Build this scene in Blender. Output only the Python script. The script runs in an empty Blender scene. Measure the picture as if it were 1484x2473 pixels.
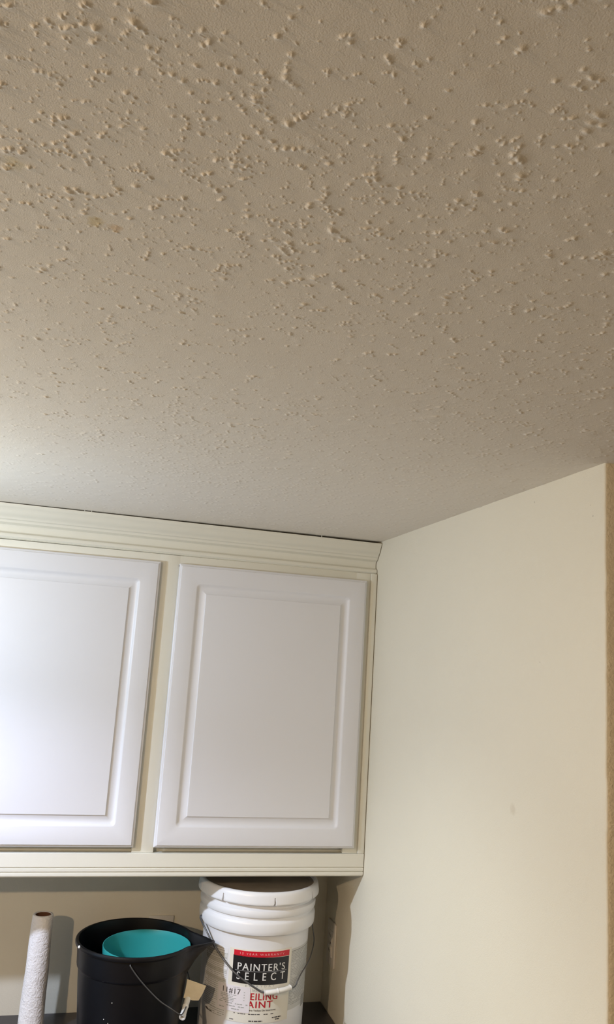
import bpy, bmesh, math
import numpy as np
from mathutils import Vector, Matrix

S = bpy.context.scene
COL = S.collection

# ------------------------------------------------------------------ camera
def build_camera():
    yaw, pitch, roll = -.2518, .1831, .0653
    cy, sy = math.cos(yaw), math.sin(yaw)
    fwd = Vector((-sy*math.cos(pitch), cy*math.cos(pitch), math.sin(pitch)))
    r = Vector((cy, sy, 0)); u = r.cross(fwd)
    r2 = r*math.cos(roll) + u*math.sin(roll)
    u2 = -r*math.sin(roll) + u*math.cos(roll)
    cd = bpy.data.cameras.new('camera')
    cd.sensor_fit = 'HORIZONTAL'; cd.sensor_width = 36
    cd.lens = 36*1915.13/1484
    cd.clip_start = .02
    co = bpy.data.objects.new('camera', cd); COL.objects.link(co)
    co.matrix_world = Matrix(((r2.x, u2.x, -fwd.x, -.7546), (r2.y, u2.y, -fwd.y, -2.402),
                              (r2.z, u2.z, -fwd.z, 2.1043), (0, 0, 0, 1)))
    S.camera = co
build_camera()

# ------------------------------------------------------------------ world, lights, exposure
W = bpy.data.worlds.new('world'); S.world = W; W.use_nodes = True
W.node_tree.nodes['Background'].inputs[0].default_value = (.75, .86, 1, 1)
W.node_tree.nodes['Background'].inputs[1].default_value = 1.0

def lamp(name, kind, loc, col, energy, size=.05, target=None, size_y=None, spread=None):
    d = bpy.data.lights.new(name, kind)
    d.color = col; d.energy = energy
    if kind == 'AREA':
        d.shape = 'RECTANGLE' if size_y else 'DISK'
        d.size = size
        if size_y: d.size_y = size_y
        if spread: d.spread = spread
    else:
        d.shadow_soft_size = size
    o = bpy.data.objects.new(name, d); COL.objects.link(o)
    o.location = loc
    if target is not None:
        o.rotation_euler = (Vector(target)-Vector(loc)).to_track_quat('-Z', 'Y').to_euler()
    return o
# cool lamp hanging left of the cabinets: bare bulb, plus added unseen fill spots, disc and uplight; warm ceiling can left of the photographer
lamp('cool_bulb', 'POINT', (-1.35, -.85, 2.145), (.72, .87, 1.0), 8.3, .02)
for nm, tg, ang, en, cl in (('cool_fill_spot', (-.6, -.25, .9), 1.5, 26.5, (.76, .80, 1.0)), ('cool_fill_spot', (-.1, -.8, 1.0), 1.3, 30, (.92, .98, 1.0))):
    h = lamp(nm, 'SPOT', (-1.35, -.85, 2.145), cl, en, .02, tg); h.data.spot_size = ang; h.data.spot_blend = 1.0  # added fill spots that brighten the zone below the cabinet and low right wall
lamp('cool_fill_disc', 'AREA', (-1.35, -.85, 2.145), (.34, .60, 1.0), 2.6, .04, (-.35, -.45, .9))  # added disc fill at the bulb, aimed down past the doors
lamp('warm_can', 'AREA', (-1.70, -2.40, 2.36), (1.0, .74, .475), 22.5, .06, (-1.2, -1.6, 0))
lamp('warm_fill_up', 'AREA', (-1.75, -1.30, 1.95), (1.0, .88, .66), 4.6, .06, (-1.3, -1.1, 3))  # added unseen upward fill that brightens the ceiling
lamp('cool_side_fill', 'AREA', (-2.55, -1.0, 1.55), (.1, .55, 1.0), 3.0, 1.0, (-1.0, -.6, 1.8), 1.1)  # added soft cool fill from the left, no known source

vs = S.view_settings
vs.view_transform = 'Standard'; vs.look = 'None'; vs.gamma = 1; vs.use_curve_mapping = False
vs.exposure = 0.0

# ------------------------------------------------------------------ materials
def nodes_of(name):
    m = bpy.data.materials.new(name); m.use_nodes = True
    nt = m.node_tree
    return m, nt, nt.nodes['Principled BSDF']
def mat(name, col, rough=.5, spec=.5, metal=0, var=.03, vscale=12, bumps=(), spots=(), coat=0):
    """procedural paint/plastic: faint colour variation, layered noise relief, optional round stains"""
    m, nt, b = nodes_of(name); N = nt.nodes; L = nt.links
    b.inputs['Roughness'].default_value = rough
    b.inputs['Specular IOR Level'].default_value = spec
    b.inputs['Metallic'].default_value = metal
    b.inputs['Coat Weight'].default_value = coat
    tc = N.new('ShaderNodeTexCoord')
    nz = N.new('ShaderNodeTexNoise'); nz.inputs['Scale'].default_value = vscale; nz.inputs['Detail'].default_value = 4
    L.new(tc.outputs['Object'], nz.inputs['Vector'])
    mx = N.new('ShaderNodeMix'); mx.data_type = 'RGBA'
    mx.inputs[6].default_value = tuple(c*(1-var) for c in col)+(1,)
    mx.inputs[7].default_value = tuple(min(1, c*(1+var)) for c in col)+(1,)
    L.new(nz.outputs[0], mx.inputs[0])
    cur = mx.outputs[2]
    for (pos, rad, scol, amt, ns) in spots:
        vm = N.new('ShaderNodeVectorMath'); vm.operation = 'DISTANCE'
        vm.inputs[1].default_value = pos
        n2 = N.new('ShaderNodeTexNoise'); n2.inputs['Scale'].default_value = ns
        L.new(tc.outputs['Object'], n2.inputs['Vector'])
        L.new(tc.outputs['Object'], vm.inputs[0])
        ad = N.new('ShaderNodeMath'); ad.operation = 'MULTIPLY_ADD'
        L.new(n2.outputs[0], ad.inputs[0]); ad.inputs[1].default_value = rad*1.2
        L.new(vm.outputs['Value'], ad.inputs[2])
        mr = N.new('ShaderNodeMapRange'); mr.interpolation_type = 'SMOOTHSTEP'
        mr.inputs[1].default_value = rad*.9; mr.inputs[2].default_value = rad*1.7
        mr.inputs[3].default_value = amt; mr.inputs[4].default_value = 0
        L.new(ad.outputs[0], mr.inputs[0])
        m2 = N.new('ShaderNodeMix'); m2.data_type = 'RGBA'
        m2.inputs[7].default_value = tuple(scol)+(1,)
        L.new(mr.outputs[0], m2.inputs[0]); L.new(cur, m2.inputs[6]); cur = m2.outputs[2]
    L.new(cur, b.inputs['Base Color'])
    prev = None
    for (sc, dist, strength, detail) in bumps:
        t = N.new('ShaderNodeTexNoise'); t.inputs['Scale'].default_value = sc; t.inputs['Detail'].default_value = detail
        L.new(tc.outputs['Object'], t.inputs['Vector'])
        bp = N.new('ShaderNodeBump'); bp.inputs['Distance'].default_value = dist; bp.inputs['Strength'].default_value = strength
        L.new(t.outputs[0], bp.inputs['Height'])
        if prev: L.new(prev, bp.inputs['Normal'])
        prev = bp.outputs[0]
    if prev: L.new(prev, b.inputs['Normal'])
    return m

M = {}
M['ceiling'] = mat('ceiling_texture_paint', (.81, .755, .675), .75, .35, var=.02, vscale=6,
    bumps=((800, .0005, .7, 3), (190, .0006, .22, 2)),
    spots=(((-.788, -1.785, 2.44), .009, (.66, .52, .24), .55, 160), ((-.772, -1.781, 2.44), .007, (.66, .46, .26), .6, 200), ((-.845, -1.845, 2.44), .010, (.70, .60, .34), .4, 150)))
M['wall'] = mat('cream_wall_paint', (.80, .75, .625), .55, .35, var=.02, vscale=5,
    bumps=((420, .0005, .7, 3), (120, .0007, .45, 2)),
    spots=(((0, -1.132, 2.413), .0022, (.45, .42, .33), .7, 200), ((0, -1.303, 2.378), .0016, (.5, .46, .36), .6, 200),
           ((0, -1.309, 2.359), .0018, (.40, .36, .28), .7, 200), ((0, -1.073, 1.866), .012, (.62, .55, .42), .45, 90),
           ((0, -1.156, 2.125), .0014, (.4, .36, .28), .6, 200)))
M['rough_wall'] = mat('heavy_texture_wall_paint', (.86, .77, .61), .7, .3, var=.12, vscale=160,
    bumps=((260, .002, .9, 3), (90, .002, .6, 2)))
M['floor'] = mat('brown_floor_carpet', (.34, .28, .21), .5, .4, var=.06, vscale=3)
M['door'] = mat('white_thermofoil', (.735, .742, .785), .38, .5, var=.008, vscale=4, bumps=((60, .0004, .12, 2), (900, .00008, .4, 2)))
M['frame'] = mat('ivory_cabinet_paint', (.76, .745, .66), .42, .45, var=.012, vscale=6, bumps=((300, .0002, .35, 3),))
M['carcass'] = mat('dark_gap_shade', (.035, .022, .014), .8, .2, var=.3, vscale=20)  # near-black: shade of the gap above the crown painted into its strip
M['gap'] = M['carcass']
M['counter'] = mat('charcoal_laminate', (.055, .052, .062), .42, .5, var=.25, vscale=220, bumps=((500, .0002, .4, 2),))
M['plate'] = mat('almond_plastic_plate', (.72, .68, .62), .35, .5, var=.01)
M['slot'] = mat('dark_slot', (.03, .025, .02), .6, .3)
M['wplast'] = mat('white_hdpe', (.81, .81, .83), .30, .5, var=.01, vscale=8, bumps=((25, .0010, .22, 2),))
M['lidtop'] = mat('shaded_lid_top', (.36, .31, .265), .55, .4, var=.12, vscale=30)  # dark brown paints the cabinet's shadow into the lid recess
M['print_white'] = mat('label_cream', (.80, .77, .68), .35, .5, var=.01)
M['print_grey'] = mat('label_small_print_grey', (.43, .43, .42), .5, .3, var=.1, vscale=300)
M['print_dark'] = mat('label_dark_ink', (.10, .09, .09), .5, .3)
M['print_lgrey'] = mat('label_pale_grey_panel', (.63, .63, .61), .4, .4, var=.04, vscale=120)
M['red'] = mat('label_red', (.62, .012, .03), .35, .5, var=.02)
M['redtxt'] = mat('label_red_ink', (.50, .015, .03), .4, .4)
M['black'] = mat('label_black', (.010, .010, .012), .35, .5)
M['pink'] = mat('label_pale_pink_ink', (.85, .45, .45), .4, .4)
M['silver'] = mat('label_silver_ink', (.74, .74, .72), .4, .4)
M['linegrey'] = mat('label_grey_rule', (.30, .30, .31), .4, .4)
M['sticker'] = mat('sticker_paper', (.80, .76, .79), .5, .3, var=.015)
M['wire'] = mat('galvanised_wire', (.13, .13, .135), .38, .5, metal=.6, var=.15, vscale=90)
M['grip'] = mat('white_grip_plastic', (.84, .83, .80), .35, .5)
M['bplast'] = mat('black_pail_plastic', (.0035, .0035, .005), .38, .35, var=.2, vscale=60, bumps=((500, .0002, .25, 2),))
M['teal'] = mat('teal_plastic', (.032, .34, .35), .35, .5, var=.03, vscale=10)
M['paint_drip'] = mat('dried_white_paint', (.85, .85, .83), .4, .4)
M['nap'] = mat('white_roll_fabric', (.93, .915, .93), .85, .15, var=.03, vscale=60, bumps=((230, .0026, .8, 3), (70, .004, .6, 2)))
M['card'] = mat('brown_cardboard', (.16, .075, .045), .85, .15, var=.15, vscale=60)
M['tape'] = mat('tan_masking_tape', (.80, .70, .52), .6, .3, var=.06, vscale=80, bumps=((120, .001, .4, 2),))
M['white_trim'] = mat('white_trim_paint', (.78, .77, .74), .4, .5)
gm, gnt, gb = nodes_of('window_glass'); gb.inputs['Transmission Weight'].default_value = 1; gb.inputs['Roughness'].default_value = 0; gb.inputs['IOR'].default_value = 1.45
M['glass'] = gm

# ------------------------------------------------------------------ helpers
def link(name, me, m, parent=None, label=None, smooth=None):
    o = bpy.data.objects.new(name, me); COL.objects.link(o)
    if m is not None: me.materials.append(M[m] if isinstance(m, str) else m)
    if parent is not None: o.parent = parent
    if label: o['label'] = label
    if smooth is not None:
        me.polygons.foreach_set('use_smooth', [True]*len(me.polygons))
        if smooth < 179: me.set_sharp_from_angle(angle=math.radians(smooth))
    return o
def pyd(vs_, fs):
    me = bpy.data.meshes.new('mesh'); me.from_pydata([tuple(v) for v in vs_], [], fs); me.update(); return me
def thing(name, label, cat, loc=(0, 0, 0), group=None):
    o = bpy.data.objects.new(name, None); COL.objects.link(o)
    o.empty_display_size = .05; o.location = loc
    o['label'] = label; o['category'] = cat
    if group: o['group'] = group
    return o
def fin(o, root):
    """parent o (built in world coordinates) to root keeping its place"""
    o.parent = root; o.matrix_parent_inverse = Matrix.Translation(-root.location)
    return o
def box_bm(bm, lo, hi):
    x0, y0, z0 = lo; x1, y1, z1 = hi
    v = [bm.verts.new(p) for p in ((x0, y0, z0), (x1, y0, z0), (x1, y1, z0), (x0, y1, z0), (x0, y0, z1), (x1, y0, z1), (x1, y1, z1), (x0, y1, z1))]
    for f in ((0, 3, 2, 1), (4, 5, 6, 7), (0, 1, 5, 4), (1, 2, 6, 5), (2, 3, 7, 6), (3, 0, 4, 7)):
        bm.faces.new([v[i] for i in f])
def boxes(name, lst, m, parent=None, bevel=0, seg=2, label=None):
    bm = bmesh.new()
    for lo, hi in lst: box_bm(bm, lo, hi)
    if bevel: bmesh.ops.bevel(bm, geom=bm.edges[:], offset=bevel, segments=seg, affect='EDGES', profile=.5)
    me = bpy.data.meshes.new(name); bm.to_mesh(me); bm.free()
    return link(name, me, m, parent, label, 35 if bevel else None)
def structure(o): o['kind'] = 'structure'; return o
def prism_x(name, prof, x0, x1, m, nseg=1, zs=None, smooth=40):
    """closed (y,z) profile swept along x"""
    n = len(prof); V = []; F = []
    for i in range(nseg+1):
        x = x0+(x1-x0)*i/nseg
        for (y, z) in prof: V.append((x, y, z+(zs(x) if zs else 0)))
    for i in range(nseg):
        for j in range(n):
            a, b = i*n+j, i*n+(j+1) % n
            F.append((a, b, b+n, a+n))
    F.append(tuple(range(n))[::-1]); F.append(tuple(range(nseg*n, nseg*n+n)))
    me = pyd(V, F)
    bm = bmesh.new(); bm.from_mesh(me); bmesh.ops.recalc_face_normals(bm, faces=bm.faces); bm.to_mesh(me); bm.free()
    return link(name, me, m, None, None, smooth)
def lathe(name, prof, m, centre, seg=96, rf=None, closed_bottom=True, smooth=38, close_loop=False):
    """prof: list of (r,z) outer bottom -> ... ; rf(theta,k,r,z) -> (r,z) modifies"""
    cx, cy = centre; V = []; F = []; n = len(prof)
    for k, (r, z) in enumerate(prof):
        for s in range(seg):
            t = 2*math.pi*s/seg
            rr, zz = (rf(t, k, r, z) if rf else (r, z))
            V.append((cx+rr*math.cos(t), cy+rr*math.sin(t), zz))
    for k in range(n-1 if not close_loop else n):
        k2 = (k+1) % n
        for s in range(seg):
            s2 = (s+1) % seg
            F.append((k*seg+s, k*seg+s2, k2*seg+s2, k2*seg+s))
    if not close_loop:
        F.append(tuple(range(seg))[::-1]); F.append(tuple(range((n-1)*seg, n*seg)))
    me = pyd(V, F)
    return link(name, me, m, None, None, smooth)
def smooth_path(pts, per=8):
    P = [np.array(p, float) for p in pts]; out = []
    for i in range(len(P)-1):
        p0 = P[max(0, i-1)]; p1 = P[i]; p2 = P[i+1]; p3 = P[min(len(P)-1, i+2)]
        for k in range(per):
            t = k/per
            out.append(.5*((2*p1)+(-p0+p2)*t+(2*p0-5*p1+4*p2-p3)*t*t+(-p0+3*p1-3*p2+p3)*t**3))
    out.append(P[-1]); return out
def tube(name, pts, r, m, seg=10, rfun=None, hollow=None):
    P = [np.array(p, float) for p in pts]; n = len(P); V = []; F = []
    t0 = P[1]-P[0]; t0 /= np.linalg.norm(t0)
    up = np.array((0, 0, 1.)) if abs(t0[2]) < .9 else np.array((1., 0, 0))
    a = np.cross(t0, up); a /= np.linalg.norm(a)
    for i in range(n):
        t = P[min(n-1, i+1)]-P[max(0, i-1)]; t /= np.linalg.norm(t)
        a = a-t*(a@t); a /= np.linalg.norm(a); b = np.cross(t, a)
        rr = rfun(i/(n-1)) if rfun else r
        for s in range(seg):
            w = 2*math.pi*s/seg; V.append(P[i]+rr*(a*math.cos(w)+b*math.sin(w)))
    for i in range(n-1):
        for s in range(seg):
            s2 = (s+1) % seg; F.append((i*seg+s, i*seg+s2, (i+1)*seg+s2, (i+1)*seg+s))
    F.append(tuple(range(seg))[::-1]); F.append(tuple(range((n-1)*seg, n*seg)))
    return link(name, pyd(V, F), m, None, None, 50)

# ------------------------------------------------------------------ ceiling with splattered texture
H = 2.44
def build_ceiling():
    rng = np.random.default_rng(7)
    cx, cy = -.75, -2.45
    a0, a1 = math.radians(-15), math.radians(38)      # angle from +y towards +x
    r0, r1 = .38, 2.26
    NA, NR = 800, 1450
    ang = np.linspace(a0, a1, NA); lr = np.linspace(math.log(r0), math.log(r1), NR); rad = np.exp(lr)
    Z = np.zeros((NR, NA), np.float32)
    A2, R2 = np.meshgrid(ang, rad); X = cx+R2*np.sin(A2); Y = cy+R2*np.cos(A2)
    X = X.astype(np.float32); Y = Y.astype(np.float32)
    # patchy density of the spray
    gx = rng.uniform(size=(14, 14))
    def patch(x, y):
        u = np.clip((x+1.6)/2.4*12, 0, 12.99); v = np.clip((y+2.3)/2.4*12, 0, 12.99)
        i = u.astype(int); j = v.astype(int); fu = u-i; fv = v-j
        fu = fu*fu*(3-2*fu); fv = fv*fv*(3-2*fv)
        return (gx[i, j]*(1-fu)+gx[i+1, j]*fu)*(1-fv)+(gx[i, j+1]*(1-fu)+gx[i+1, j+1]*fu)*fv
    da = ang[1]-ang[0]; dl = lr[1]-lr[0]
    def stamp(x, y, s, h, el, th, p, mode):
        ex = x-cx; ey = y-cy; r = math.hypot(ex, ey); a = math.atan2(ex, ey)
        ia = int((a-a0)/da); il = int((math.log(r)-lr[0])/dl) if r > 0 else -1
        wa = int(2.1*s*el/(r*da))+2; wl = int(2.1*s*el/(r*dl))+2
        i0, i1, j0, j1 = max(0, il-wl), min(NR, il+wl+1), max(0, ia-wa), min(NA, ia+wa+1)
        if i0 >= i1 or j0 >= j1: return
        dx = X[i0:i1, j0:j1]-x; dy = Y[i0:i1, j0:j1]-y
        c, q = math.cos(th), math.sin(th)
        d = np.sqrt(((dx*c+dy*q)/el)**2+((-dx*q+dy*c))**2)/s
        g = h*np.exp(-d**p)
        if mode: Z[i0:i1, j0:j1] = np.maximum(Z[i0:i1, j0:j1], g)
        else: Z[i0:i1, j0:j1] += g
    n = 56000
    px = rng.uniform(-1.15, .12, n); py = rng.uniform(-2.2, -.28, n)
    dens = .22+.95*patch(px, py)**1.5+.30*np.clip((px+.70)/.6, -.5, 1)
    keep = rng.uniform(size=n) < dens*.72
    px, py = px[keep], py[keep]
    for x, y in zip(px, py):
        k = rng.uniform()
        if k < .74: s = rng.uniform(.00042, .00085)
        elif k < .95: s = rng.uniform(.00085, .00145)
        else: s = rng.uniform(.0014, .0021)
        h = s*rng.uniform(.70, 1.35)*(1 if s < .0015 else .85)
        el = min(1+rng.exponential(.28), 2.6)
        th = rng.uniform(0, math.pi)
        stamp(x, y, s, h, el, th, 1.7, 1)
        if k > .88:            # clumps and short ridges
            vx, vy = rng.normal()*.0028, rng.normal()*.0028
            for q in range(rng.integers(1, 4)):
                stamp(x+vx*(q+1)+rng.normal()*.0009, y+vy*(q+1)+rng.normal()*.0009, s*rng.uniform(.5, .95), h*rng.uniform(.5, 1), min(el, 1.6), th+rng.normal()*.5, 2.0, 1)
    # low wide swells where the coat is thicker
    for _ in range(2600):
        stamp(rng.uniform(-1.1, .1), rng.uniform(-2.2, -.3), rng.uniform(.004, .013), rng.uniform(.00008, .00028), 1.4, rng.uniform(0, 3), 2, 0)
    # fade to flat at the patch rim
    m1 = np.minimum(np.arange(NR), NR-1-np.arange(NR))[:, None]; m2 = np.minimum(np.arange(NA), NA-1-np.arange(NA))[None, :]
    Z *= np.clip(np.minimum(m1, m2)/8., 0, 1)
    V = np.empty((NR*NA, 3), np.float32)
    V[:, 0] = X.ravel(); V[:, 1] = Y.ravel(); V[:, 2] = (H-Z).ravel()
    idx = np.arange(NR*NA).reshape(NR, NA)
    Fq = np.stack([idx[:-1, :-1], idx[1:, :-1], idx[1:, 1:], idx[:-1, 1:]], -1).reshape(-1, 4)
    # plain surround (fan outside the sprayed patch) joined along the same plane
    me = bpy.data.meshes.new('ceiling')
    ext = np.array([(-2.7, -4.3, H+.0004), (1.3, -4.3, H+.0004), (1.3, .1, H+.0004), (-2.7, .1, H+.0004)], np.float32)
    VV = np.vstack([V, ext]); nb = len(V)
    FF = np.vstack([Fq, [[nb, nb+3, nb+2, nb+1]]])
    me.vertices.add(len(VV)); me.vertices.foreach_set('co', VV.ravel())
    me.loops.add(len(FF)*4); me.loops.foreach_set('vertex_index', FF.ravel().astype(np.int32))
    me.polygons.add(len(FF)); me.polygons.foreach_set('loop_start', (np.arange(len(FF))*4).astype(np.int32))
    me.polygons.foreach_set('loop_total', np.full(len(FF), 4, np.int32))
    me.update(calc_edges=True)
    me.polygons.foreach_set('use_smooth', np.ones(len(FF), bool))
    structure(link('ceiling', me, 'ceiling'))
build_ceiling()

# ------------------------------------------------------------------ room shell
LY = -1.3407            # outer corner of the right wall
structure(boxes('floor', [((-2.6, -4.2, -.05), (1.2, 0, 0))], 'floor'))
structure(boxes('wall_back', [((-2.7, 0, 0), (.12, .1, H+.05))], 'wall'))
def wall_right():
    """right wall stub: smooth cream side, wobbly plastered outer corner, rough end face"""
    rng = np.random.default_rng(3)
    zs = np.arange(0, H+.021, .004); n = len(zs)
    w = np.convolve(rng.normal(size=n+20), np.ones(6)/6, 'same')[:n]*.0011+np.convolve(rng.normal(size=n+80), np.ones(40)/40, 'same')[:n]*.003
    lean = (zs-1.2)*0.0
    V = []; F = []; ang = [(0, .02), (0, .004), (.0006, .0012), (.002, 0), (.006, 0)]
    ring = [(0, 0), (0, LY+.06)]
    for z, d in zip(zs, w):
        pts = [(0, 0), (0, LY+.05), (0, LY+.012)]+[(a, LY+b+d) for a, b in ((.0, .004), (.0007, .0013), (.0025, 0), (.008, 0))]+[(.03, LY+d*.5), (1.2, LY), (1.2, LY+.1), (.12, LY+.1), (.12, 0)]
        V += [(x, y, z) for x, y in pts]
    k = 12
    for i in range(n-1):
        for j in range(k):
            F.append((i*k+j, i*k+(j+1) % k, (i+1)*k+(j+1) % k, (i+1)*k+j))
    me = pyd(V, F)
    bm = bmesh.new(); bm.from_mesh(me); bmesh.ops.recalc_face_normals(bm, faces=bm.faces); bm.to_mesh(me); bm.free()
    o = link('wall_right', me, 'wall', None, None, 50); me.materials.append(M['rough_wall'])
    mi = [1 if (p.index % k) in (5, 6, 7, 8, 9) else 0 for p in me.polygons]
    me.polygons.foreach_set('material_index', mi)
    structure(o)
wall_right()
structure(boxes('wall_far_right', [((1.2, -4.2, 0), (1.3, LY+.1, H+.05))], 'wall'))
structure(boxes('wall_behind', [((-2.7, -4.3, 0), (1.3, -4.2, H+.05))], 'wall'))
structure(boxes('wall_left', [((-2.7, -4.2, 0), (-2.6, -1.6, H+.05)), ((-2.7, -.4, 0), (-2.6, 0, H+.05)),
                              ((-2.7, -1.6, 0), (-2.6, -.4, .95)), ((-2.7, -1.6, 2.15), (-2.6, -.4, H+.05))], 'wall'))
w1 = structure(boxes('added_window_1', [((-2.72, -1.62, .93), (-2.59, -1.56, 2.17)), ((-2.72, -.44, .93), (-2.59, -.38, 2.17)),
                                  ((-2.72, -1.56, .93), (-2.59, -.44, .99)), ((-2.72, -1.56, 2.11), (-2.59, -.44, 2.17))], 'white_trim', None, .003))  # unseen frame and opening added to house the cool fill light
pane = boxes('pane', [((-2.665, -1.56, .99), (-2.659, -.44, 2.11))], 'glass', w1)

# ------------------------------------------------------------------ wall cabinet
XR = -.0023; XL = -1.17; FY = -.305
cab = thing('wall_cabinet', 'white two-door raised-panel wall cabinet with ivory frame and crown, hung above the dark counter', 'cabinet', (-.58, -.15, 1.556))
def add(o, root=cab, label=None):
    fin(o, root)
    if label: o['label'] = label
    return o
add(boxes('carcass', [((XL, -.286, 1.575), (XR-.001, -.001, 2.40))], 'frame', None, .001))
# face frame: each rail and stile of its own
add(boxes('stile', [((-.603-.0, FY, 1.6115), (-.5505, -.287, 2.3505))], 'frame', None, .0006))
add(boxes('stile', [((-.060, FY, 1.6115), (-.0195, -.287, 2.3505))], 'frame', None, .0006))
add(boxes('stile', [((XL, FY, 1.6115), (XL+.05, -.287, 2.3505))], 'frame', None, .0006))
add(boxes('filler_strip', [((-.0190, -.3122, 1.6118), (XR, -.287, 2.3500))], 'frame', None, .0008))
add(boxes('frame_rail', [((XL, FY+.0002, 2.292), (-.0193, -.2865, 2.3505))], 'frame', None, .0005))
rail = [(-.286, 1.6112), (-.3118, 1.6112), (-.3127, 1.6103), (-.3130, 1.5800), (-.3122, 1.5786), (-.3104, 1.5782), (-.3104, 1.5774), (-.3122, 1.5768),
        (-.3128, 1.5755), (-.3124, 1.5698), (-.3116, 1.5686), (-.3094, 1.5682), (-.3094, 1.5673), (-.3112, 1.5668), (-.3116, 1.5650),
        (-.3108, 1.5590), (-.3085, 1.5562), (-.3045, 1.5550), (-.286, 1.5550)]
add(prism_x('light_rail', rail, XL, XR, 'frame', 1, smooth=25))
crown = [(-.290, 2.3495), (-.3005, 2.3500), (-.3032, 2.3512), (-.3018, 2.3524), (-.3040, 2.3540), (-.3062, 2.3568), (-.3062, 2.3605), (-.3048, 2.3640), (-.3015, 2.3662),
         (-.2965, 2.3680), (-.2946, 2.3705), (-.2942, 2.3760), (-.2946, 2.3835), (-.2960, 2.3868), (-.3000, 2.3890), (-.3060, 2.3902), (-.3078, 2.3915), (-.3082, 2.3945),
         (-.3098, 2.3972), (-.3140, 2.3992), (-.3152, 2.4022), (-.3165, 2.4046), (-.3205, 2.4078), (-.3252, 2.4120), (-.3276, 2.4170), (-.3296, 2.4230), (-.3322, 2.4255),
         (-.3350, 2.4290), (-.3362, 2.4330), (-.3362, 2.4352), (-.3330, 2.4356), (-.290, 2.4356)]
crown = [(y if i in (0, len(crown)-1) else y-.0008, z) for i, (y, z) in enumerate(crown)]
add(prism_x('crown_moulding', crown, XL, XR, 'frame', 24, zs=lambda x: -.0016+.0040*min(1, -x/1.0), smooth=28))
add(boxes('backing_strip', [((XL, -.308, 2.414), (XR-.0005, -.275, 2.4330)), ((XL, -.300, 2.4330), (XR-.0005, -.275, 2.4396))], 'carcass'))
# dried caulk bridging the gap
for i, x in enumerate((-.806, -.789, -.1775)):
    o = add(tube('caulk_string', [(x, -.3365, 2.4340), (x+.0004, -.3368, 2.4372), (x, -.3360, 2.4402)], .0009, 'frame', 6))

def rounded_ring(x0, x1, z0, z1, r, nc=5):
    pts = []
    for (cx, cz, a) in ((x1-r, z0+r, -90), (x1-r, z1-r, 0), (x0+r, z1-r, 90), (x0+r, z0+r, 180)):
        for i in range(nc+1):
            t = math.radians(a+90*i/nc); pts.append((cx+r*math.cos(t), cz+r*math.sin(t)))
    return pts
def door(x0, x1, z0, z1, name='door'):
    """(inset, depth from front, corner radius) rings"""
    yf = -.3240
    rings = [(0.0006, .0178, .0008), (.0, .0170, .0008), (.0, .0068, .0008), (.0006, .0056, .0008), (.0022, .0043, .0008), (.0038, .0036, .0008), (.0052, .0034, .0008),
             (.0056, .0030, .0008), (.0056, .0012, .0008), (.0064, .0003, .0008), (.0078, 0, .0008),
             (.0478, 0, .0105), (.0492, .0004, .0100), (.0512, .0017, .0095), (.0532, .0034, .0088), (.0556, .0050, .0080), (.0590, .0060, .0070), (.0625, .0062, .0055),
             (.0655, .0058, .0030), (.0690, .0048, .0012), (.0725, .0034, .0006), (.0742, .0026, .0004), (.0744, .0008, .0004), (.0752, .0002, .0004), (.0768, 0, .0004)]
    V = []; F = []; nc = 5; n = 4*(nc+1)
    for (d, y, r) in rings:
        for (x, z) in rounded_ring(x0+d, x1-d, z0+d, z1-d, r, nc): V.append((x, yf+y, z))
    for k in range(len(rings)-1):
        for j in range(n):
            F.append((k*n+j, k*n+(j+1) % n, (k+1)*n+(j+1) % n, (k+1)*n+j))
    F.append(tuple(range((len(rings)-1)*n, len(rings)*n))); F.append(tuple(range(n))[::-1])
    me = pyd(V, F)
    bm = bmesh.new(); bm.from_mesh(me); bmesh.ops.recalc_face_normals(bm, faces=bm.faces); bm.to_mesh(me); bm.free()
    return link(name, me, 'door', None, None, 24)
add(door(-1.125, -.6006, 1.6262, 2.3288))
add(door(-.5522, -.0332, 1.6262, 2.3285))
# hinge gap spot: small dark bumper at the top left of the right door
add(boxes('bumper', [((-.5532, -.3062, 2.3215), (-.5512, -.3050, 2.3265))], 'slot', None), label='tiny dark door bumper')

# ------------------------------------------------------------------ counter
ZC = 1.136
ct = boxes('countertop', [((-2.4, -.64, ZC-.04), (-.0008, -.0006, ZC))], 'counter', None, .003)
ct['label'] = 'dark charcoal laminate countertop under the white wall cabinet'; ct['category'] = 'countertop'
base = boxes('base_panel', [((-2.38, -.60, 0.001), (-.002, -.002, ZC-.041))], 'frame', None, .002)
base['label'] = 'plain ivory base unit carrying the dark countertop'; base['category'] = 'base cabinet'

# ------------------------------------------------------------------ outlets
def outlet(face, u, z0, z1, label):
    """duplex outlet plate 70 mm wide; face 'r' on right wall (u=y range), 'b' on back wall (u=x range)"""
    a, b = u; zc = (z0+z1)/2; uc = (a+b)/2
    t = thing('wall_outlet', label, 'outlet', (0, uc, zc) if face == 'r' else (uc, 0, zc), 'duplex outlets over the counter')
    def B(name, u0, u1, d0, d1, za, zb, m, bev):
        if face == 'r': lo, hi = (-d1, u0, za), (-d0, u1, zb)
        else: lo, hi = (u0, -d1, za), (u1, -d0, zb)
        return fin(boxes(name, [(lo, hi)], m, None, bev), t)
    B('cover_plate', a, b, .0002, .0062, z0, z1, 'plate', .0022)
    for s in (-1, 1):
        zz = zc+s*.0195
        r = B('receptacle', uc-.0165, uc+.0165, .0055, .0085, zz-.0140, zz+.0140, 'plate', .0012)
        for k in (-1, 1):
            q = B('slot', uc+k*.0063-.0011, uc+k*.0063+.0011, .0080, .0088, zz-.002, zz+.006, 'slot', 0)
    B('screw', uc-.0025, uc+.0025, .006, .0072, zc-.0025, zc+.0025, 'wire', .0008)
    return t
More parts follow.
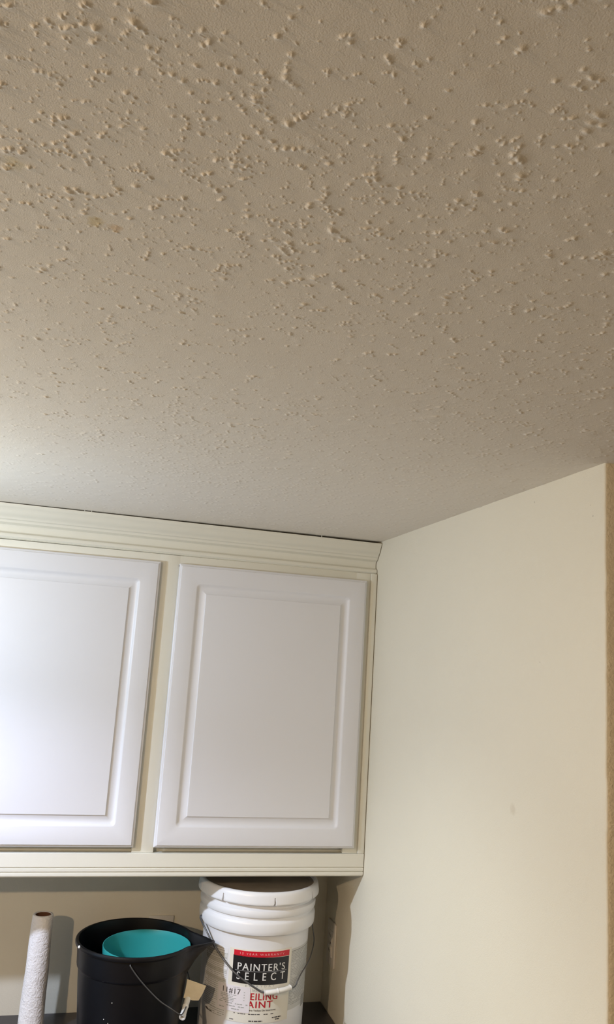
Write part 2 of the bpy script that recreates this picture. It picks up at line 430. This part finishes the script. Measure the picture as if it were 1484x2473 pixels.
outlet('r', (-.115, -.045), 1.261, 1.375, 'almond duplex outlet on the right side wall behind the white paint bucket')
outlet('b', (-.516, -.446), 1.261, 1.375, 'almond outlet plate on the back wall, half hidden by the black pail')

# ------------------------------------------------------------------ white paint bucket
BX, BY = -.2465, -.172
RB = lambda z: .1365+.015*(z-1.165)
bk = thing('paint_bucket', 'large white lidded paint bucket with red and black printed label', 'bucket', (BX, BY, ZC))
def ab(o, label=None, root=bk):
    fin(o, root)
    if label: o['label'] = label
    return o
z = ZC+.0005
body = [(.118, z), (.1315, z), (.1345, z+.003), (.1355, z+.010), (RB(1.165), 1.165), (RB(1.25), 1.25), (RB(1.33), 1.33), (RB(1.40), 1.40), (.1408, 1.4165), (.1412, 1.4182),
        (.1495, 1.4190), (.1522, 1.4200), (.1532, 1.4216), (.1540, 1.4300), (.1542, 1.4440), (.1530, 1.4490), (.1500, 1.4520), (.1480, 1.4540), (.1478, 1.4590), (.1495, 1.4602),
        (.1528, 1.4612), (.1540, 1.4640), (.1545, 1.4720), (.1530, 1.4770), (.1495, 1.4800), (.1475, 1.4815), (.1472, 1.5000), (.1440, 1.5000)]
ab(lathe('body', body, 'wplast', (BX, BY), 128, smooth=32))
notches = [math.radians(a) for a in (-136, -87, -42, 8, 55, 100, 145, 190)]
def lidrf(t, k, r, zz):
    if 3 <= k <= 8:
        for a in notches:
            d = abs((t-a+math.pi) % (2*math.pi)-math.pi)*r
            lim = .0030-.0004*(k-3)
            if d < lim and r > .15: return (r-.0075*min(1, (lim-d)/.0008), zz)
    return (r, zz)
lid = [(.1490, 1.5010), (.1490, 1.4960), (.1570, 1.4930), (.1608, 1.4924), (.1616, 1.4935), (.1618, 1.4960), (.1617, 1.4990), (.1613, 1.5020), (.1607, 1.5055), (.1600, 1.5110), (.1590, 1.5155), (.1572, 1.5190), (.1548, 1.5212),
       (.1515, 1.5222), (.1490, 1.5216), (.1476, 1.5196), (.1468, 1.5150), (.1460, 1.5080), (.1440, 1.5062), (.1300, 1.5060), (.0900, 1.5058), (.0880, 1.5068), (.0400, 1.5068), (.01, 1.5068)]
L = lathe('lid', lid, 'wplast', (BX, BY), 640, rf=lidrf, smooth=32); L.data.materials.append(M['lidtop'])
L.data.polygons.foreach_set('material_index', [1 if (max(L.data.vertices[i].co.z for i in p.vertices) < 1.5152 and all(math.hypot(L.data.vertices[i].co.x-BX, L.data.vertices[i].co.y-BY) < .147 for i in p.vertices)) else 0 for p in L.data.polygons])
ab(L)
def cyl(th, zz, off=.0006):
    r = RB(zz)+off; t = math.radians(th)
    return (BX+r*math.cos(t), BY+r*math.sin(t), zz)
def patch_mesh(t0, t1, za, zb, off, thick=.0003, tilt=0):
    """curved rectangle wrapped on the bucket with real thickness"""
    n = max(1, int(abs(t1-t0)/1.5)+1); V = []; F = []
    for i in range(n+1):
        t = t0+(t1-t0)*i/n; dz = tilt*(i/n-.5)
        V += [cyl(t, za+dz, off-thick), cyl(t, za+dz, off), cyl(t, zb+dz, off), cyl(t, zb+dz, off-thick)]
    for i in range(n):
        a = i*4; b = a+4
        for j in range(4): F.append((a+j, b+j, b+(j+1) % 4, a+(j+1) % 4))
    F += [(0, 1, 2, 3), (n*4+3, n*4+2, n*4+1, n*4)]
    return V, F
def patches(name, lst, off, m, label=None, parent=bk, thick=.0003):
    V = []; F = []
    for q in lst:
        v, f = patch_mesh(*q[:4], off, thick, q[4] if len(q) > 4 else 0); b = len(V); V += v; F += [tuple(i+b for i in g) for g in f]
    me = pyd(V, F)
    bm = bmesh.new(); bm.from_mesh(me); bmesh.ops.recalc_face_normals(bm, faces=bm.faces); bm.to_mesh(me); bm.free()
    o = link(name, me, m)
    if parent is bk: fin(o, bk)
    else:
        o.parent = parent
    if label: o['label'] = label
    return o
def text_raw(s, spacing=1.0):
    cu = bpy.data.curves.new('t', 'FONT'); cu.body = s; cu.size = 1; cu.space_character = spacing; cu.resolution_u = 3
    ob = bpy.data.objects.new('t', cu); COL.objects.link(ob)
    dg = bpy.context.evaluated_depsgraph_get(); me = bpy.data.meshes.new_from_object(ob.evaluated_get(dg))
    bpy.data.objects.remove(ob); bpy.data.curves.remove(cu)
    co = np.array([v.co[:] for v in me.vertices]); fs = [tuple(p.vertices) for p in me.polygons]
    bpy.data.meshes.remove(me)
    return co, fs
def lettering(name, lines, off, m, parent):
    """lines: (text, thetaL, thetaR, z_base, z_top, spacing, tilt, xfrac, bold)"""
    V = []; F = []
    for (s, tl, tr, zb, zt, sp, tilt, bold) in lines:
        co, fs = text_raw(s, sp)
        x0, x1 = co[:, 0].min(), co[:, 0].max(); y1 = co[:, 1].max(); y0 = 0.0
        for k in range(2 if bold else 1):
            b = len(V); dth = bold*k
            for c in co:
                f = (c[0]-x0)/(x1-x0); t = tl+(tr-tl)*f+dth
                V.append(cyl(t, zb+(zt-zb)*(c[1]-y0)/(y1-y0)+tilt*(f-.5), off+.0001*k))
            F += [tuple(i+b for i in g) for g in fs]
    me = pyd(V, F); o = link(name, me, m)
    o.parent = parent
    return o
lab = patches('label', [(-128.5, -60.5, 1.2165, 1.3835)], .0007, 'print_white', 'cream front panel of the printed label')
def sub(o, label=None):
    o.parent = lab
    if label: o['label'] = label
    return o
sub(patches('red_band', [(-123.8, -63.6, 1.3668, 1.3798, -.001)], .0011, 'red', None, lab), 'red band')
sub(patches('black_panel', [(-124.2, -63.7, 1.3038, 1.3668, -.004)], .0011, 'black', None, lab), 'black title panel')
sub(patches('title_rule', [(-121.5, -66.2, 1.3333, 1.3343, -.0008)], .0015, 'linegrey', None, lab))
lettering('lettering', [("15 YEAR WARRANTY", -117.2, -70.2, 1.3711, 1.3757, 1.5, -.001, 0)], .0015, 'pink', lab)
lettering('lettering', [("PAINTER'S", -119.0, -68.6, 1.3358, 1.3525, 1.2, -.0005, .25), ("SELECT", -119.4, -68.3, 1.3137, 1.3312, 2.0, -.0002, .25)], .0015, 'silver', lab)
lettering('lettering', [("EVERYDAY", -109.5, -79.3, 1.2983, 1.3030, 2.0, 0, 0), ("Interior", -102.3, -86.5, 1.2880, 1.2942, 1.1, 0, 0)], .0012, 'print_grey', lab)
lettering('lettering', [("CEILING", -110.5, -75.3, 1.2690, 1.2845, 1.15, -.0004, .35), ("PAINT", -112.0, -80.3, 1.2512, 1.2663, 1.15, .0004, .35)], .0012, 'redtxt', lab)
lettering('lettering', [("Para Techos De Interiores", -105.3, -76.2, 1.2438, 1.2475, 1.05, 0, .12)], .0012, 'print_dark', lab)
# small print too fine to read: strips of word-length dashes
rngp = np.random.default_rng(11)
def dashes(t0, t1, z0, z1, pitch, h, fill=.9, slope=0):
    out = []; zz = z1
    while zz > z0:
        t = t0; end = t1-(rngp.uniform(0, .25)*(t1-t0) if rngp.uniform() < .35 else 0)
        while t < end:
            w = rngp.uniform(1.2, 4.0); e = min(t+w, end)
            if rngp.uniform() < fill: out.append((t, e, zz-h+slope*(t-t0), zz+slope*(e-t0)))
            t = e+rngp.uniform(.35, .7)
        zz -= pitch
    return out
lp = patches('small_print_panel', [(-164, -130.5, 1.2170, 1.3790)], .0005, 'wplast')
def sub2(o, p): o.parent = p; return o
sub2(patches('text_block', [(-163, -131, 1.3560, 1.3650), (-163, -131, 1.3400, 1.3510), (-163, -131, 1.3190, 1.3290), (-163, -131, 1.3000, 1.3080)], .0007, 'print_lgrey', None, lp), lp)
sub2(patches('small_print', dashes(-163, -131, 1.356, 1.377, .0052, .0016)+dashes(-163, -131, 1.299, 1.354, .0042, .0011)+dashes(-163, -141, 1.236, 1.296, .0045, .0013)+dashes(-151, -131, 1.220, 1.236, .0045, .0014), .0010, 'print_grey', None, lp), lp)
rp = patches('small_print_panel', [(-60.3, -22, 1.2350, 1.3780)], .0005, 'print_lgrey')
sub2(patches('small_print', dashes(-59.5, -23, 1.246, 1.370, .0037, .0015), .0009, 'print_grey', None, rp), rp)
sub2(patches('top_rule', [(-60, -23, 1.3722, 1.3730)], .0009, 'print_dark', None, rp), rp)
sub2(patches('barcode', [(t, t+.5, 1.2280, 1.2550) for t in np.arange(-36, -25, 1.0)], .0011, 'print_grey', None, rp), rp)
sub(patches('small_print', dashes(-120, -70, 1.2340, 1.2372, .005, .0018)+dashes(-104, -87, 1.2215, 1.2225, .01, .0030)+dashes(-79.5, -69, 1.2205, 1.2285, .0046, .0026)+dashes(-124, -119, 1.2212, 1.2222, .01, .0018), .0010, 'print_dark', None, lab))
mk = patches('small_print', [(-158, -154, 1.2235, 1.2275, -.001), (-156, -152, 1.2225, 1.2250), (-151.5, -147, 1.2225, 1.2245)], .0012, 'print_dark')
# price sticker
stk = patches('price_sticker', [(-139.5, -104.0, 1.2390, 1.2975, .0)], .0016, 'sticker', 'pale lilac paper price sticker')
lettering('lettering', [("11#17", -133.5, -114.2, 1.2795, 1.2915, 1.15, -.001, .2)], .0020, 'print_dark', stk)
sub2(patches('small_print', dashes(-136, -118, 1.262, 1.2765, .0036, .0016)+dashes(-137, -106, 1.243, 1.258, .006, .0022, .55)+[(-110.5+i*.0, -109.5, 1.266+i*.006, 1.268+i*.006) for i in range(4)]+dashes(-122, -115, 1.2935, 1.2945, .01, .001), .0020, 'print_grey', None, stk), stk)
# bail: wire along the front of the bucket, white grip
ears = []
def cp(th, zz, R): t = math.radians(th); return (BX+R*math.cos(t), BY+R*math.sin(t), zz)
w1p = [cp(-171, 1.4330, .1495), cp(-170.5, 1.4310, .1580), cp(-168, 1.4250, .1585), cp(-158, 1.4090, .1565), cp(-144.5, 1.3730, .1475), cp(-123.5, 1.3325, .1445), cp(-106.5, 1.3088, .1455), cp(-96, 1.2950, .1475), cp(-92, 1.2912, .1510), cp(-86, 1.2918, .1525)]
w2p = [cp(-66, 1.2930, .1520), cp(-59, 1.2895, .1480), cp(-55, 1.2893, .1460), cp(-52, 1.2940, .1455), cp(-50.5, 1.3000, .1452), cp(-43, 1.3150, .1455), cp(-34, 1.3230, .1460), cp(-24, 1.3350, .1500), cp(-10, 1.3480, .1560), cp(-3, 1.3640, .1610), cp(2, 1.3850, .1600), cp(6, 1.4120, .1590), cp(8, 1.4310, .1580), cp(8.5, 1.4330, .1495)]
ab(tube('bail_wire', smooth_path(w1p, 6), .0022, 'wire', 10))
ab(tube('bail_wire', smooth_path(w2p, 6), .0016, 'wire', 10))
gp = [cp(-91, 1.2905, .1515), cp(-85, 1.2914, .1530), cp(-78, 1.2924, .1535), cp(-70, 1.2932, .1530), cp(-63.5, 1.2935, .1510)]
ab(tube('grip', smooth_path(gp, 10), .0068, 'grip', 20, rfun=lambda f: .0071 if (f < .04 or f > .955 or abs(f-.5) < .02) else .0060), 'white plastic grip')
# loose tape tab hanging off the side
def tape_tab():
    P = [[(-.4385, -.300, 1.3190), (-.4155, -.303, 1.3120), (-.3915, -.306, 1.3045)],
         [(-.4405, -.302, 1.3000), (-.4180, -.306, 1.2950), (-.3985, -.307, 1.2880)],
         [(-.4440, -.300, 1.2780), (-.4220, -.303, 1.2720), (-.4070, -.304, 1.2715)]]
    P[2].append((-.4070, -.304, 1.2715))
    V = []; F = []
    for row in P:
        for p in row[:3]: V.append(p)
    for row in P:
        for p in row[:3]: V.append((p[0], p[1]+.0008, p[2]))
    for a in (0, 1, 3, 4):
        F.append((a, a+1, a+4, a+3)); F.append((a+9, a+12, a+13, a+10))
    rim = [0, 1, 2, 5, 8, 7, 6, 3]
    for i in range(8):
        a, b = rim[i], rim[(i+1) % 8]; F.append((b, a, a+9, b+9))
    return link('tape_tab', pyd(V, F), 'tape', None, None, 60)
TAB = tape_tab

# ------------------------------------------------------------------ black pail
PX, PY, PZ = -.567, -.250, 1.400
pl = thing('black_pail', 'black plastic mop pail with pouring spout and wire bail, left of the white paint bucket', 'pail', (PX, PY, ZC))
SP = math.radians(-10)
def spout(t, r, zz):
    d = (t-SP+math.pi) % (2*math.pi)-math.pi
    k = max(0, 1-(PZ-zz)/.066)
    if k <= 0: return 0
    wdt = .46*(.55+.45*k)
    f = max(0, 1-abs(d)/wdt)
    f = f*f*(1.6-.6*f)
    return .052*f*k**1.15
def prf(t, k, r, zz):
    return (r+spout(t, r, zz), zz-(.004*spout(t, r, zz)/.05 if zz > 1.38 else 0))
zb = ZC+.0005
pail = [(.02, zb), (.108, zb), (.1115, zb+.004), (.1225, 1.22), (.1300, 1.30), (.1325, 1.3400), (.1362, 1.3440), (.1370, 1.3480), (.1385, 1.3700), (.1398, 1.3880), (.1400, 1.3915),
        (.1440, 1.3920), (.1452, 1.3935), (.1456, 1.3975), (.1448, 1.4005), (.1430, 1.4020), (.1400, 1.4022), (.1380, 1.4010), (.1372, 1.3960), (.1355, 1.3700), (.1300, 1.32), (.1270, 1.30), (.1195, 1.22), (.1085, zb+.008), (.02, zb+.006)]
fin(lathe('body', pail, 'bplast', (PX, PY), 192, rf=prf, smooth=34), pl)
def pc(th, zz, R): t = math.radians(th); return (PX+R*math.cos(t), PY+R*math.sin(t), zz)
wp = [(-.5860, -.3900, 1.3870), (-.5855, -.3945, 1.3850), (-.5700, -.3930, 1.3650), (-.5450, -.3900, 1.3380), (-.5120, -.3850, 1.3070), (-.4860, -.3780, 1.2880), (-.4620, -.3680, 1.2700), (-.4520, -.3560, 1.2640), (-.4400, -.3300, 1.2690)]
PB = wp
fin(tube('bail_wire', smooth_path(wp, 6), .0015, 'wire', 8), pl)
wp2 = [(-.4290, -.2900, 1.2790), (-.4220, -.2600, 1.2850), (-.4230, -.2200, 1.2950), (-.4350, -.1600, 1.3200), (-.4750, -.1200, 1.3550), (-.5400, -.1060, 1.3840), (-.5480, -.1080, 1.3870)]
fin(tube('bail_wire', smooth_path(wp2, 6), .0015, 'wire', 8), pl)
def pipe(name, p0, p1, ro, ri, m, nseg=20):
    a = np.array(p0, float); b = np.array(p1, float); t = (b-a)/np.linalg.norm(b-a)
    u = np.cross(t, (0, 0, 1.)); u /= np.linalg.norm(u); w = np.cross(t, u); V = []; F = []
    prof = [(0, ri), (0, ro), (.12, ro), (.14, ro*.9), (.48, ro*.9), (.50, ro), (.52, ro*.9), (.86, ro*.9), (.88, ro), (1, ro), (1, ri)]
    for (f, r) in prof:
        for s in range(nseg):
            q = 2*math.pi*s/nseg; V.append(a+(b-a)*f+r*(u*math.cos(q)+w*math.sin(q)))
    n = len(prof)
    for k in range(n):
        for s in range(nseg):
            F.append((k*nseg+s, k*nseg+(s+1) % nseg, ((k+1) % n)*nseg+(s+1) % nseg, ((k+1) % n)*nseg+s))
    me = pyd(V, F); bm = bmesh.new(); bm.from_mesh(me); bmesh.ops.recalc_face_normals(bm, faces=bm.faces); bm.to_mesh(me); bm.free()
    return link(name, me, m, None, None, 40)
g = fin(pipe('grip', (-.4500, -.3480, 1.2535), (-.4300, -.2900, 1.2780), .0078, .0048, 'grip'), pl); g['label'] = 'pale hollow plastic grip tube'
# dried paint chips on the rim and wall
def blob(p, r, m, name, sc=(1, 1, 1)):
    bm = bmesh.new(); bmesh.ops.create_icosphere(bm, subdivisions=2, radius=r)
    for v in bm.verts: v.co = Vector((v.co.x*sc[0], v.co.y*sc[1], v.co.z*sc[2]))+Vector(p)
    me = bpy.data.meshes.new(name); bm.to_mesh(me); bm.free()
    return link(name, me, m, None, None, 180)
b = fin(blob(pc(-159, 1.3985, .1450), .0046, 'paint_drip', 'paint_chip', (.8, 1, .75)), pl); b['label'] = 'white paint chip on the rim'
for th, zz, R, s in ((-124, 1.343, .1340, .0011), (-113, 1.300, .1302, .0010), (-121, 1.262, .1268, .0012), (-116, 1.255, .1262, .0009)):
    fin(blob(pc(th, zz, R), s, 'paint_drip', 'paint_speck'), pl)
# teal pail nested inside
TX, TY, TZ = -.5385, -.250, 1.3840
tp = thing('teal_pail', 'teal plastic tub nested inside the black pail', 'tub', (TX, TY, ZC+.012))
teal = [(.01, ZC+.012), (.0795, ZC+.012), (.082, ZC+.015), (.0945, 1.28), (.1068, 1.370), (.1078, TZ-.0015), (.1074, TZ), (.1062, TZ), (.1056, TZ-.0015), (.1046, 1.368), (.0920, 1.28), (.079, ZC+.019), (.01, ZC+.017)]
fin(lathe('body', teal, 'teal', (TX, TY), 96, smooth=34), tp)

# ------------------------------------------------------------------ paper roll
RX, RY = -.7965, -.130
rl = thing('textured_roll', 'upright white textured roll with brown cardboard core, left of the black pail', 'roll', (RX, RY, ZC))
def rrf(t, k, r, zz):
    return (r+.0006*math.sin(3*t+zz*40)*(1 if r > .02 else 0), zz)
n = 26; zt = 1.4215
op = [(.0186, zt-.002), (.0215, zt)]
prof = [(.0190, ZC+.0005), (.0320, ZC+.0005)]+[(.0318-.0060*(i/n), ZC+.002+(zt-.006-ZC)*i/n) for i in range(n+1)]+[(.0250, zt-.0015), (.0235, zt), (.0200, zt), (.0190, zt-.002)]
def rsh(t, k, r, zz):
    r, zz = rrf(t, k, r, zz); return r, zz
fin(lathe('wrap', prof, 'nap', (RX, RY), 64, rf=rsh, close_loop=True, smooth=60), rl)
core = [(.0175, ZC+.001), (.0189, ZC+.001), (.0189, zt-.001), (.0175, zt-.001)]
c = fin(lathe('core', core, 'card', (RX, RY), 48, close_loop=True, smooth=40), rl); c['label'] = 'brown cardboard core'
t = fin(TAB(), bk); t['label'] = 'loose tan strip of masking tape'
